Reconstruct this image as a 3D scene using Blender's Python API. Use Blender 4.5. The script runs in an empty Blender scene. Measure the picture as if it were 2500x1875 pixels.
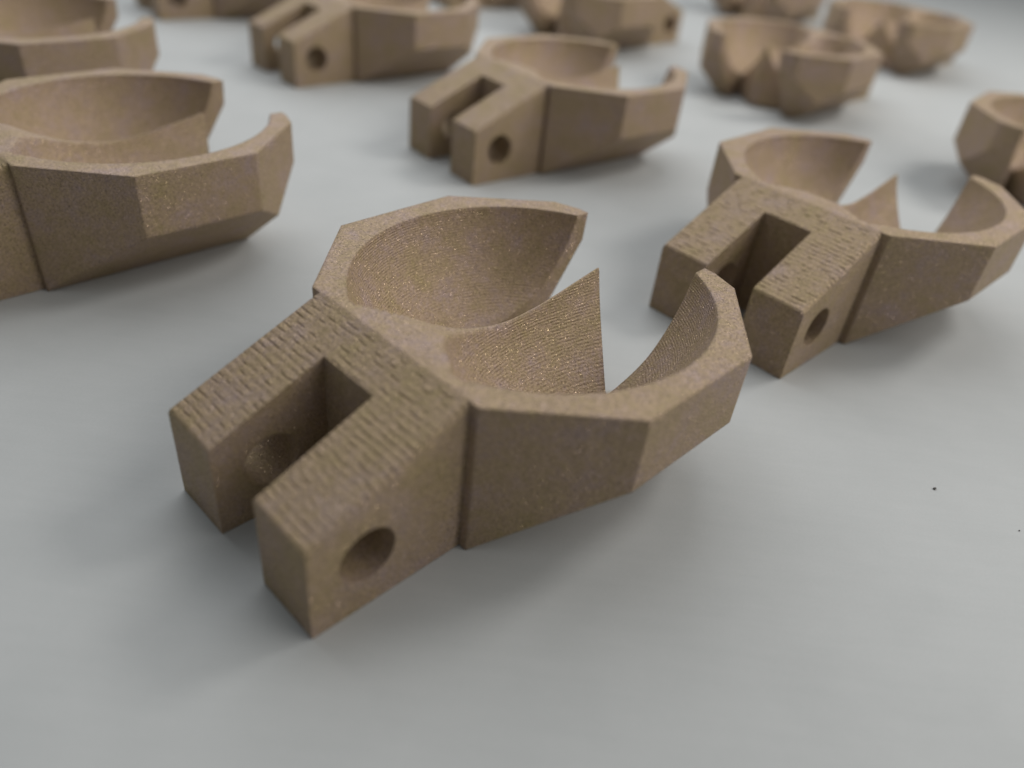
import bpy, bmesh, math, random
from mathutils import Matrix, Vector, noise

U = 0.01                      # one drawing unit is one centimetre
sc = bpy.context.scene
C = sc.collection

# ------------------------------------------------------------------ camera
cam_data = bpy.data.cameras.new("camera")
cam = bpy.data.objects.new("camera", cam_data)
C.objects.link(cam)
CAM_H, PITCH, ROLL = 2.4812, 0.62978, 0.12246
cam.matrix_world = (Matrix.Translation((0, 0, CAM_H * U))
                    @ Matrix.Rotation(math.pi / 2 - PITCH, 4, 'X')
                    @ Matrix.Rotation(ROLL, 4, 'Z'))
cam_data.sensor_width = 36.0
cam_data.lens = 1864.58 / 2500 * 36.0
cam_data.clip_start = 0.001
cam_data.clip_end = 20.0
cam_data.dof.use_dof = True
cam_data.dof.focus_distance = 3.70 * U
cam_data.dof.aperture_fstop = 30.0
cam_data.dof.aperture_blades = 0
sc.camera = cam

# ------------------------------------------------------------------ light
world = bpy.data.worlds.new("World")
sc.world = world
world.use_nodes = True
bg = world.node_tree.nodes["Background"]
bg.inputs["Color"].default_value = (0.90, 0.97, 1.0, 1)
bg.inputs["Strength"].default_value = 0.20


def area_light(name, loc, target, size, power, color):
    d = bpy.data.lights.new(name, 'AREA')
    d.shape = 'DISK'
    d.size = size * U
    d.energy = power
    d.color = color
    o = bpy.data.objects.new(name, d)
    C.objects.link(o)
    o.location = Vector(loc) * U
    o.rotation_euler = (Vector(target) - Vector(loc)).to_track_quat('-Z', 'Y').to_euler()
    return o


area_light("side_lamp", (21.0, 2.8, 15.5), (1.0, 6.0, 0.0), 26.0, 0.335, (1.0, 0.97, 0.92))
area_light("corner_lamp", (11.5, 10.5, 12.0), (2.0, 7.0, 0.0), 4.5, 0.085, (1.0, 0.98, 0.94))
area_light("back_fill", (-4.0, 15.0, 12.5), (-1.0, 9.0, 0.0), 22.0, 0.22, (0.97, 0.99, 1.0))  # fill added low behind the castings; its falloff darkens the near table

sc.view_settings.view_transform = 'Standard'
sc.view_settings.look = 'None'
sc.view_settings.exposure = 0.0
sc.view_settings.gamma = 1.0


# ------------------------------------------------------------------ materials
def nd(nt, kind, **kw):
    n = nt.nodes.new(kind)
    for k, v in kw.items():
        if k in n.inputs:
            n.inputs[k].default_value = v
        else:
            setattr(n, k, v)
    return n


def math_node(nt, op, a, b=None, clamp=False):
    n = nt.nodes.new("ShaderNodeMath")
    n.operation = op
    n.use_clamp = clamp
    for i, x in enumerate((a, b)):
        if x is None:
            continue
        if isinstance(x, (int, float)):
            n.inputs[i].default_value = x
        else:
            nt.links.new(x, n.inputs[i])
    return n.outputs[0]


def bronze(name, bevel, layer_bump, tint):
    """Raw printed bronze: matt tan, mottled, with layer lines and glinting grains."""
    m = bpy.data.materials.new(name)
    m.use_nodes = True
    nt = m.node_tree
    L = nt.links.new
    bsdf = nt.nodes["Principled BSDF"]
    tc = nd(nt, "ShaderNodeTexCoord")
    mp = nd(nt, "ShaderNodeMapping")
    mp.inputs["Scale"].default_value = (1 / U, 1 / U, 1 / U)     # texture space in centimetres
    L(tc.outputs["Object"], mp.inputs["Vector"])
    oi = nd(nt, "ShaderNodeObjectInfo")
    P = mp.outputs["Vector"]

    # mottled colour
    n1 = nd(nt, "ShaderNodeTexNoise", Scale=5.0, Detail=4.0, Roughness=0.6)
    n2 = nd(nt, "ShaderNodeTexNoise", Scale=42.0, Detail=3.0, Roughness=0.7)
    n3 = nd(nt, "ShaderNodeTexNoise", Scale=105.0, Detail=2.0, Roughness=0.6)
    off = nd(nt, "ShaderNodeVectorMath", operation='ADD')
    sc_r = nd(nt, "ShaderNodeVectorMath", operation='SCALE')
    L(oi.outputs["Location"], sc_r.inputs[0])
    sc_r.inputs["Scale"].default_value = 700.0
    L(P, off.inputs[0])
    L(sc_r.outputs[0], off.inputs[1])
    PR = off.outputs[0]
    for n in (n1, n2, n3):
        L(PR, n.inputs["Vector"])
    r1 = nd(nt, "ShaderNodeValToRGB")
    e = r1.color_ramp.elements
    e[0].position = 0.32
    e[0].color = (0.370, 0.290, 0.150, 1)
    e[1].position = 0.68
    e[1].color = (0.412, 0.312, 0.285, 1)
    mid = r1.color_ramp.elements.new(0.50)
    mid.color = (0.420, 0.312, 0.208, 1)
    mixf = math_node(nt, 'ADD', math_node(nt, 'MULTIPLY', n1.outputs["Fac"], 0.6),
                     math_node(nt, 'MULTIPLY', n2.outputs["Fac"], 0.4))
    L(mixf, r1.inputs["Fac"])
    grain = nd(nt, "ShaderNodeMapRange")
    grain.inputs["From Min"].default_value = 0.25
    grain.inputs["From Max"].default_value = 0.75
    grain.inputs["To Min"].default_value = 0.56
    grain.inputs["To Max"].default_value = 1.32
    L(n3.outputs["Fac"], grain.inputs["Value"])
    mul = nd(nt, "ShaderNodeVectorMath", operation='MULTIPLY')
    L(r1.outputs["Color"], mul.inputs[0])
    L(grain.outputs["Result"], mul.inputs[1])
    tn = nd(nt, "ShaderNodeVectorMath", operation='MULTIPLY')
    L(mul.outputs[0], tn.inputs[0])
    tn.inputs[1].default_value = tint
    L(tn.outputs[0], bsdf.inputs["Base Color"])
    bsdf.inputs["Metallic"].default_value = 0.32
    bsdf.inputs["Specular IOR Level"].default_value = 0.25

    # layer lines: height follows the part's own z, so they show as contours on slopes
    sep = nd(nt, "ShaderNodeSeparateXYZ")
    L(P, sep.inputs[0])
    nl = nd(nt, "ShaderNodeTexNoise", Scale=9.0, Detail=3.0, Roughness=0.6)
    L(PR, nl.inputs["Vector"])
    ph = math_node(nt, 'ADD', math_node(nt, 'MULTIPLY', sep.outputs["Z"], 2 * math.pi / 0.0125),
                   math_node(nt, 'MULTIPLY', nl.outputs["Fac"], 6.0))
    wave = math_node(nt, 'SINE', ph)
    breaks = nd(nt, "ShaderNodeTexNoise", Scale=24.0, Detail=2.0)
    L(PR, breaks.inputs["Vector"])
    bm = nd(nt, "ShaderNodeMapRange")
    bm.inputs["From Min"].default_value = 0.38
    bm.inputs["From Max"].default_value = 0.62
    L(breaks.outputs["Fac"], bm.inputs["Value"])
    wave = math_node(nt, 'MULTIPLY', wave, math_node(nt, 'MULTIPLY', bm.outputs["Result"], layer_bump))
    rough = nd(nt, "ShaderNodeTexNoise", Scale=95.0, Detail=3.0, Roughness=0.7)
    L(PR, rough.inputs["Vector"])
    h = math_node(nt, 'ADD', wave, math_node(nt, 'MULTIPLY', rough.outputs["Fac"], 1.0))

    bev = nd(nt, "ShaderNodeBevel", samples=4)
    bev.inputs["Radius"].default_value = bevel * U
    bump = nd(nt, "ShaderNodeBump")
    bump.inputs["Strength"].default_value = 0.55
    bump.inputs["Distance"].default_value = 0.010 * U
    L(h, bump.inputs["Height"])
    L(bev.outputs["Normal"], bump.inputs["Normal"])
    nrm = bump.outputs["Normal"]

    # a few mirror-like grains, each with its own tilt
    vo = nd(nt, "ShaderNodeTexVoronoi", Scale=98.0)
    L(PR, vo.inputs["Vector"])
    sepc = nd(nt, "ShaderNodeSeparateColor")
    L(vo.outputs["Color"], sepc.inputs["Color"])
    pick = math_node(nt, 'GREATER_THAN', sepc.outputs["Red"], 0.58)
    near = math_node(nt, 'LESS_THAN', vo.outputs["Distance"], 0.27)
    glint = math_node(nt, 'MULTIPLY', pick, near)
    tilt = nd(nt, "ShaderNodeVectorMath", operation='SUBTRACT')
    L(vo.outputs["Color"], tilt.inputs[0])
    tilt.inputs[1].default_value = (0.79, 0.55, 0.12)
    tilts = nd(nt, "ShaderNodeVectorMath", operation='SCALE')
    L(tilt.outputs[0], tilts.inputs[0])
    L(math_node(nt, 'MULTIPLY', glint, 1.3), tilts.inputs["Scale"])
    addn = nd(nt, "ShaderNodeVectorMath", operation='ADD')
    L(nrm, addn.inputs[0])
    L(tilts.outputs[0], addn.inputs[1])
    nn = nd(nt, "ShaderNodeVectorMath", operation='NORMALIZE')
    L(addn.outputs[0], nn.inputs[0])
    L(nn.outputs[0], bsdf.inputs["Normal"])
    ro = nd(nt, "ShaderNodeMapRange")
    ro.inputs["To Min"].default_value = 0.62
    ro.inputs["To Max"].default_value = 0.22
    L(glint, ro.inputs["Value"])
    L(ro.outputs["Result"], bsdf.inputs["Roughness"])
    me = nd(nt, "ShaderNodeMapRange")
    me.inputs["To Min"].default_value = 0.32
    me.inputs["To Max"].default_value = 1.0
    L(glint, me.inputs["Value"])
    L(me.outputs["Result"], bsdf.inputs["Metallic"])
    return m


M_CUP = bronze("raw_bronze", 0.026, 0.24, (0.900, 0.882, 0.895))
M_FORK = bronze("stepped_bronze", 0.005, 0.12, (0.870, 0.856, 0.825))


def table_material():
    m = bpy.data.materials.new("white_table_top")
    m.use_nodes = True
    nt = m.node_tree
    L = nt.links.new
    bsdf = nt.nodes["Principled BSDF"]
    tc = nd(nt, "ShaderNodeTexCoord")
    mp = nd(nt, "ShaderNodeMapping")
    mp.inputs["Scale"].default_value = (1 / U, 1 / U, 1 / U)
    L(tc.outputs["Object"], mp.inputs["Vector"])
    st = nd(nt, "ShaderNodeMapping")
    st.inputs["Scale"].default_value = (1.2, 14.0, 1.0)
    st.inputs["Rotation"].default_value = (0, 0, math.radians(-9))
    L(mp.outputs["Vector"], st.inputs["Vector"])
    streak = nd(nt, "ShaderNodeTexNoise", Scale=1.6, Detail=4.0, Roughness=0.6)
    L(st.outputs["Vector"], streak.inputs["Vector"])
    cloud = nd(nt, "ShaderNodeTexNoise", Scale=2.2, Detail=5.0, Roughness=0.6)
    L(mp.outputs["Vector"], cloud.inputs["Vector"])
    fine = nd(nt, "ShaderNodeTexNoise", Scale=80.0, Detail=3.0, Roughness=0.7)
    L(mp.outputs["Vector"], fine.inputs["Vector"])
    f = math_node(nt, 'ADD', math_node(nt, 'MULTIPLY', streak.outputs["Fac"], 0.20),
                  math_node(nt, 'MULTIPLY', cloud.outputs["Fac"], 0.45))
    f = math_node(nt, 'ADD', f, math_node(nt, 'MULTIPLY', fine.outputs["Fac"], 0.35))
    r = nd(nt, "ShaderNodeValToRGB")
    e = r.color_ramp.elements
    e[0].position = 0.3
    e[0].color = (0.386, 0.394, 0.392, 1)
    e[1].position = 0.7
    e[1].color = (0.448, 0.454, 0.452, 1)
    L(f, r.inputs["Fac"])
    L(r.outputs["Color"], bsdf.inputs["Base Color"])
    bsdf.inputs["Roughness"].default_value = 0.55
    bsdf.inputs["Specular IOR Level"].default_value = 0.30
    bump = nd(nt, "ShaderNodeBump")
    bump.inputs["Strength"].default_value = 0.05
    bump.inputs["Distance"].default_value = 0.01 * U
    L(streak.outputs["Fac"], bump.inputs["Height"])
    L(bump.outputs["Normal"], bsdf.inputs["Normal"])
    return m


M_TABLE = table_material()


# ------------------------------------------------------------------ helpers
def mesh_from(bm, name, mat=None, sharp=32):
    for v in bm.verts:
        v.co *= U
    bmesh.ops.recalc_face_normals(bm, faces=bm.faces)
    me = bpy.data.meshes.new(name)
    bm.to_mesh(me)
    bm.free()
    if mat:
        me.materials.append(mat)
    for p in me.polygons:
        p.use_smooth = True
    me.set_sharp_from_angle(angle=math.radians(sharp))
    return me


def cut(base, cutters, name, mat, sharp=32):
    """Boolean difference, baked to a plain mesh; the temporaries are removed."""
    ob = bpy.data.objects.new("temporary_base", base)
    C.objects.link(ob)
    tmp = [ob]
    for me in cutters:
        c = bpy.data.objects.new("temporary_cutter", me)
        C.objects.link(c)
        tmp.append(c)
        b = ob.modifiers.new("cut", 'BOOLEAN')
        b.operation = 'DIFFERENCE'
        b.solver = 'EXACT'
        b.object = c
    dg = bpy.context.evaluated_depsgraph_get()
    me = bpy.data.meshes.new_from_object(ob.evaluated_get(dg))
    me.name = name
    for o in tmp:
        d = o.data
        bpy.data.objects.remove(o)
        if d.users == 0:
            bpy.data.meshes.remove(d)
    me.materials.clear()
    me.materials.append(mat)
    for p in me.polygons:
        p.use_smooth = True
        p.material_index = 0
    me.set_sharp_from_angle(angle=math.radians(sharp))
    return me


def box_mesh(x0, x1, y0, y1, z0, z1):
    bm = bmesh.new()
    bmesh.ops.create_cube(bm, size=1.0)
    for v in bm.verts:
        v.co = (x0 + (v.co.x + .5) * (x1 - x0), y0 + (v.co.y + .5) * (y1 - y0), z0 + (v.co.z + .5) * (z1 - z0))
    return mesh_from(bm, "box")


# ------------------------------------------------------------------ table (structure)
bm = bmesh.new()
bmesh.ops.create_grid(bm, x_segments=1, y_segments=1, size=60.0)
tab = bpy.data.objects.new("table_top", mesh_from(bm, "table_top", M_TABLE))
C.objects.link(tab)
tab.location = (0, 30 * U, 0)
tab['kind'] = 'structure'

# ------------------------------------------------------------------ the casting
H1, H2 = 0.455, 0.762            # fork height at its nose and at the cup
LF = 0.718                       # length of the fork
W = 0.50                         # half width of the fork
SLOT, SLOT_END = 0.165, 0.526
SX, SZ, SR = 1.567, 0.963, 0.882    # the spherical hollow: centre and radius
YA, YB, XB = 0.400, 0.395, 2.415   # the jaw's inner side runs from YA at the fork to YB at the tip
YC = YA                          # half width of the mouth between the side jaws


def fork_mesh(rows_n=23):
    """Wedge block, slotted and drilled; its sloping top carries rows of short grooves between print layers."""
    rng = random.Random(11)
    bm = bmesh.new()
    ny = 101
    ys = [-W + 2 * W * j / (ny - 1) for j in range(ny)]
    ys = sorted(ys + [s * (W - d) for s in (-1, 1) for d in (.0025, .006)])
    ny = len(ys)
    slope = (H2 - H1) / LF

    def drop(y):                         # rounded long edges
        r = .026
        d = max(0.0, abs(y) - (W - r))
        return r - math.sqrt(max(0.0, r * r - d * d))

    rows = [[(0.0, 0.0)] * ny]
    dx = LF / rows_n
    rows.append([(0.0, H1 - .008 - drop(y)) for y in ys])
    rows.append([(0.007, H1 + .002 - drop(y)) for y in ys])
    for i in range(1, rows_n):
        # dashes: random lengths and gaps across the width
        segs, y = [], -W - rng.random() * .1
        while y < W:
            ln = rng.uniform(.035, .10)
            segs.append((y, y + ln, rng.uniform(.45, 1.0) if rng.random() < .72 else .1))
            y += ln + rng.uniform(.02, .06)
        g = [[], [], [], []]
        for y in ys:
            dep = 0.0
            for p, q, k in segs:
                if p <= y <= q:
                    dep = k * min(1.0, (y - p) / .012, (q - y) / .012)
            wob = .006 * noise.noise(Vector((y * 7.0, i * 3.1, .7)))
            xc = dx * i + wob
            z = H1 + slope * xc - drop(y)
            low = .0012
            g[0].append((xc - .0065, z - slope * .0065))
            g[1].append((xc - .002, z - .0042 * dep - low))
            g[2].append((xc + .002, z - .0040 * dep))
            g[3].append((xc + .0065, z + slope * .0065 + low * .3))
        rows += g
    rows.append([(LF - .006, H2 - .004 - drop(y)) for y in ys])
    rows.append([(LF, H2 - drop(y)) for y in ys])
    rows.append([(LF, 0.0)] * ny)
    V = [[bm.verts.new((p[0], ys[j], p[1])) for j, p in enumerate(r)] for r in rows]
    n = len(V)
    for a in range(n):
        b = (a + 1) % n
        for j in range(ny - 1):
            bm.faces.new((V[a][j], V[b][j], V[b][j + 1], V[a][j + 1]))
    for j in (0, ny - 1):
        bm.faces.new([V[a][j] for a in range(n)])
    base = mesh_from(bm, "fork_block")
    slot = box_mesh(-0.2, SLOT_END, -SLOT, SLOT, -0.2, 1.2)
    bm = bmesh.new()
    bmesh.ops.create_cone(bm, cap_ends=True, segments=48, radius1=HR, radius2=HR, depth=1.6,
                          matrix=Matrix.Translation((HX, 0, HZ)) @ Matrix.Rotation(math.pi / 2, 4, 'X'))
    bore = mesh_from(bm, "bore")
    return cut(base, [slot, bore], "hinge_fork", M_FORK, 20)


HX, HZ, HR = 0.254, 0.273, 0.125


def spline(knots, x):
    """Smooth (Catmull-Rom style) interpolation through (x, value) knots."""
    if x <= knots[0][0]:
        return knots[0][1]
    if x >= knots[-1][0]:
        return knots[-1][1]
    i = max(k for k in range(len(knots) - 1) if knots[k][0] <= x)
    def tan(k):
        k0, k1 = max(k - 1, 0), min(k + 1, len(knots) - 1)
        return (knots[k1][1] - knots[k0][1]) / (knots[k1][0] - knots[k0][0])
    (x0, y0), (x1, y1) = knots[i], knots[i + 1]
    h = x1 - x0
    t = (x - x0) / h
    return (y0 * (2 * t ** 3 - 3 * t * t + 1) + tan(i) * h * (t ** 3 - 2 * t * t + t)
            + y1 * (3 * t * t - 2 * t ** 3) + tan(i + 1) * h * (t ** 3 - t * t))


RIDGE = [(.84, H2), (.91, .755), (1.01, .712), (1.18, .648), (1.40, .607), (1.60, .615), (1.75, .638),
         (1.90, .667), (2.05, .697)]
CREST = [(.70, .44), (.83, .26), (.90, .14), (1.00, .06), (1.16, .02), (1.45, .008), (2.06, .004)]
X_TIP = 2.055


def inner_y(x):
    return YA - (YA - YB) * (x - LF) / (XB - LF)


def floor_height(x, y, top=H2):
    """The hollow between the jaws: a sphere parted by a sharp ridge along the middle."""
    d2 = SR * SR - (x - SX) ** 2 - y * y
    z = min(SZ - math.sqrt(max(d2, 0.0)), top)
    k = max(0.0, abs(y) - spline(CREST, x))
    r = spline(RIDGE, x) - .76 * (math.sqrt(k + .014) - math.sqrt(.014))
    s = 0.09                             # soft fillet where the ridge meets the floor
    h = max(s - abs(z - r), 0.0) / s
    return min(max(z, r) + h * h * s * .25, top)


def jaw_mesh(side):
    """One side jaw: half of a faceted cup, hollowed by a sphere."""
    pts = []
    rim = [(LF, YA), (LF, .54), (1.173, .985), (1.89, .988), (2.36, .606), (2.412, .46), (XB, YB)]
    for x, y in rim:
        pts.append((x, y, H2))
    pts += [(LF, YA, 0), (LF, .54, 0), (1.173, .985, .40), (1.89, .988, .40), (2.09, .825, .26),
            (2.36, .606, .50), (2.40, .46, .58), (2.405, YB + .0004, .60), (2.0, .54, 0.0), (2.0, YA - (YA - YB) * (2.0 - LF) / (XB - LF), 0.0)]
    bm = bmesh.new()
    vs = [bm.verts.new((x, side * y, z)) for x, y, z in pts]
    bmesh.ops.convex_hull(bm, input=vs)
    bmesh.ops.dissolve_limit(bm, angle_limit=math.radians(1.0), verts=bm.verts, edges=bm.edges)
    base = mesh_from(bm, "jaw_block")
    bm = bmesh.new()
    rr = [.8585 * (i / 40) ** .62 for i in range(1, 41)]
    na = 132
    low0, top0 = bm.verts.new((SX, 0, floor_height(SX, 0, 1.2))), bm.verts.new((SX, 0, 1.6))
    rings = []
    for r in rr:
        rings.append([bm.verts.new((SX + r * math.cos(2 * math.pi * k / na), r * math.sin(2 * math.pi * k / na),
                                    floor_height(SX + r * math.cos(2 * math.pi * k / na),
                                                 r * math.sin(2 * math.pi * k / na), 1.2))) for k in range(na)])
    cap = [bm.verts.new((v.co.x, v.co.y, 1.6)) for v in rings[-1]]
    for k in range(na):
        q = (k + 1) % na
        bm.faces.new((low0, rings[0][k], rings[0][q]))
        for i in range(len(rr) - 1):
            bm.faces.new((rings[i][k], rings[i + 1][k], rings[i + 1][q], rings[i][q]))
        bm.faces.new((rings[-1][k], cap[k], cap[q], rings[-1][q]))
        bm.faces.new((top0, cap[k], cap[q]))
    return cut(base, [mesh_from(bm, "hollow")], "side_jaw", M_CUP, 24)


def prong_mesh():
    """Floor between the jaws with a ridge that runs out into a pointed prong."""
    bm = bmesh.new()
    xs = [LF, .74, .76, .78, .80, .82, .84, .86] + [.88 + (X_TIP - .88) * i / 64 for i in range(65)]
    half = [(j / 30) ** 1.3 for j in range(31)]
    ss = [-v for v in reversed(half[1:])] + half
    top, bot = [], []
    for x in xs:
        w = inner_y(x)
        tr, br = [], []
        for q in ss:
            y = q * w
            t = min(max((abs(y) - .01) / .38, 0.0), 1.0)
            xe = X_TIP - .29 * t ** 1.1          # hollowed either side of the point
            xx = x if x < 1.6 else 1.6 + (x - 1.6) * (xe - 1.6) / (X_TIP - 1.6)
            tr.append(bm.verts.new((xx, y, floor_height(xx, y))))
            br.append(bm.verts.new((xx, y, 0.0 if x < 1.97 else (x - 1.97) * .3)))
        top.append(tr)
        bot.append(br)
    n, ny = len(xs), len(ss)
    for i in range(n - 1):
        for j in range(ny - 1):
            bm.faces.new((top[i][j], top[i + 1][j], top[i + 1][j + 1], top[i][j + 1]))
            bm.faces.new((bot[i][j + 1], bot[i + 1][j + 1], bot[i + 1][j], bot[i][j]))
        for j in (0, ny - 1):
            bm.faces.new((top[i][j], bot[i][j], bot[i + 1][j], top[i + 1][j]))
    for i in (0, n - 1):
        for j in range(ny - 1):
            bm.faces.new((top[i][j], top[i][j + 1], bot[i][j + 1], bot[i][j]))
    return mesh_from(bm, "middle_prong", M_CUP, 40)


ME_FORK = fork_mesh()
ME_JAW_R, ME_JAW_L = jaw_mesh(-1), jaw_mesh(1)
ME_PRONG = prong_mesh()


def part(name, me, parent):
    o = bpy.data.objects.new(name, me)
    C.objects.link(o)
    o.parent = parent
    return o


def make_casting():
    root = bpy.data.objects.new("claw_casting", None)
    root.empty_display_size = 0.2 * U
    C.objects.link(root)
    part("hinge_fork", ME_FORK, root)
    part("side_jaw", ME_JAW_R, root)
    part("side_jaw", ME_JAW_L, root)
    part("middle_prong", ME_PRONG, root)
    return root


def copy_casting(src):
    r = src.copy()
    C.objects.link(r)
    for ch in list(src.children):
        c = ch.copy()
        C.objects.link(c)
        c.parent = r
    return r


SPOTS = [
    (-0.990, 1.997, 0.850, "large sharp tan bronze claw casting in the foreground, whole and in focus"),
    (1.202, 4.120, 0.816, "bronze claw casting just right of the foreground one, its open slot facing us"),
    (-3.655, 3.567, 0.853, "bronze claw casting cut off by the left edge of the photo, nearest on that side"),
    (-0.869, 6.507, 0.736, "blurred bronze claw casting directly behind the foreground one, round hole in its side"),
    (-3.004, 8.554, 0.798, "blurred bronze claw casting second behind the foreground one, touching the top edge of the photo"),
    (-5.556, 5.729, 0.822, "very blurred bronze claw casting in the top left corner, behind the cut off one"),
    (-5.384, 10.706, 0.733, "bronze claw casting cut by the top edge at left, only hole and lower side showing"),
    (1.548, 13.243, 3.900, "blurred bronze claw casting at top centre with its prongs turned towards us"),
    (3.893, 11.191, 3.949, "blurred bronze claw casting with prongs towards us, nearest of the turned ones right of centre"),
    (6.24, 14.25, 3.95, "blurred bronze claw casting with prongs towards us, farthest at the upper right"),
    (4.70, 17.10, 4.05, "dark underside of a bronze claw casting cut by the top edge, right of centre"),
    (5.968, 8.774, 4.073, "tall looking bronze claw casting cut off by the right edge, casting a soft grey shadow"),
    (-2.05, 13.60, 0.760, "bronze claw casting peeping in at the top edge, thin dark sliver left of centre"),
]
GROUP = "bronze claw castings laid out on the white table"
first = None
for x, y, a, label in SPOTS:
    if first is None:
        first = o = make_casting()
    else:
        o = copy_casting(first)
    o.location = (x * U, y * U, 0.002 * U)
    o.rotation_euler = (0, 0, a)
    o['label'] = label
    o['category'] = "casting"
    o['group'] = GROUP


# ------------------------------------------------------------------ two specks of grit
def speck(x, y, s, label, seed):
    bm = bmesh.new()
    bmesh.ops.create_icosphere(bm, subdivisions=2, radius=s)
    for v in bm.verts:
        k = 1 + 0.5 * noise.noise(v.co * (2.5 / s) + Vector((seed, 0, 0)))
        v.co = (v.co.x * k * 1.3, v.co.y * k * 0.8, v.co.z * k * 0.6)
    me = mesh_from(bm, "grit_speck", M_GRIT)
    o = bpy.data.objects.new("grit_speck", me)
    C.objects.link(o)
    o.location = (x * U, y * U, s * 0.5 * U)
    o.rotation_euler = (0, 0, 0.7)
    o['label'] = label
    o['category'] = "speck"
    o['group'] = "specks of grit on the table"


M_GRIT = bpy.data.materials.new("grit")
M_GRIT.use_nodes = True
nt = M_GRIT.node_tree
gn = nd(nt, "ShaderNodeTexNoise", Scale=900.0)
gr = nd(nt, "ShaderNodeValToRGB")
gr.color_ramp.elements[0].color = (0.03, 0.028, 0.025, 1)
gr.color_ramp.elements[1].color = (0.10, 0.09, 0.08, 1)
nt.links.new(gn.outputs["Fac"], gr.inputs["Fac"])
nt.links.new(gr.outputs["Color"], nt.nodes["Principled BSDF"].inputs["Base Color"])
nt.nodes["Principled BSDF"].inputs["Roughness"].default_value = 0.8
speck(2.177, 2.954, 0.008, "larger dark speck on the empty table right of the foreground casting", 1)
speck(2.499, 2.722, 0.004, "smaller faint speck on the table at the right edge", 5)
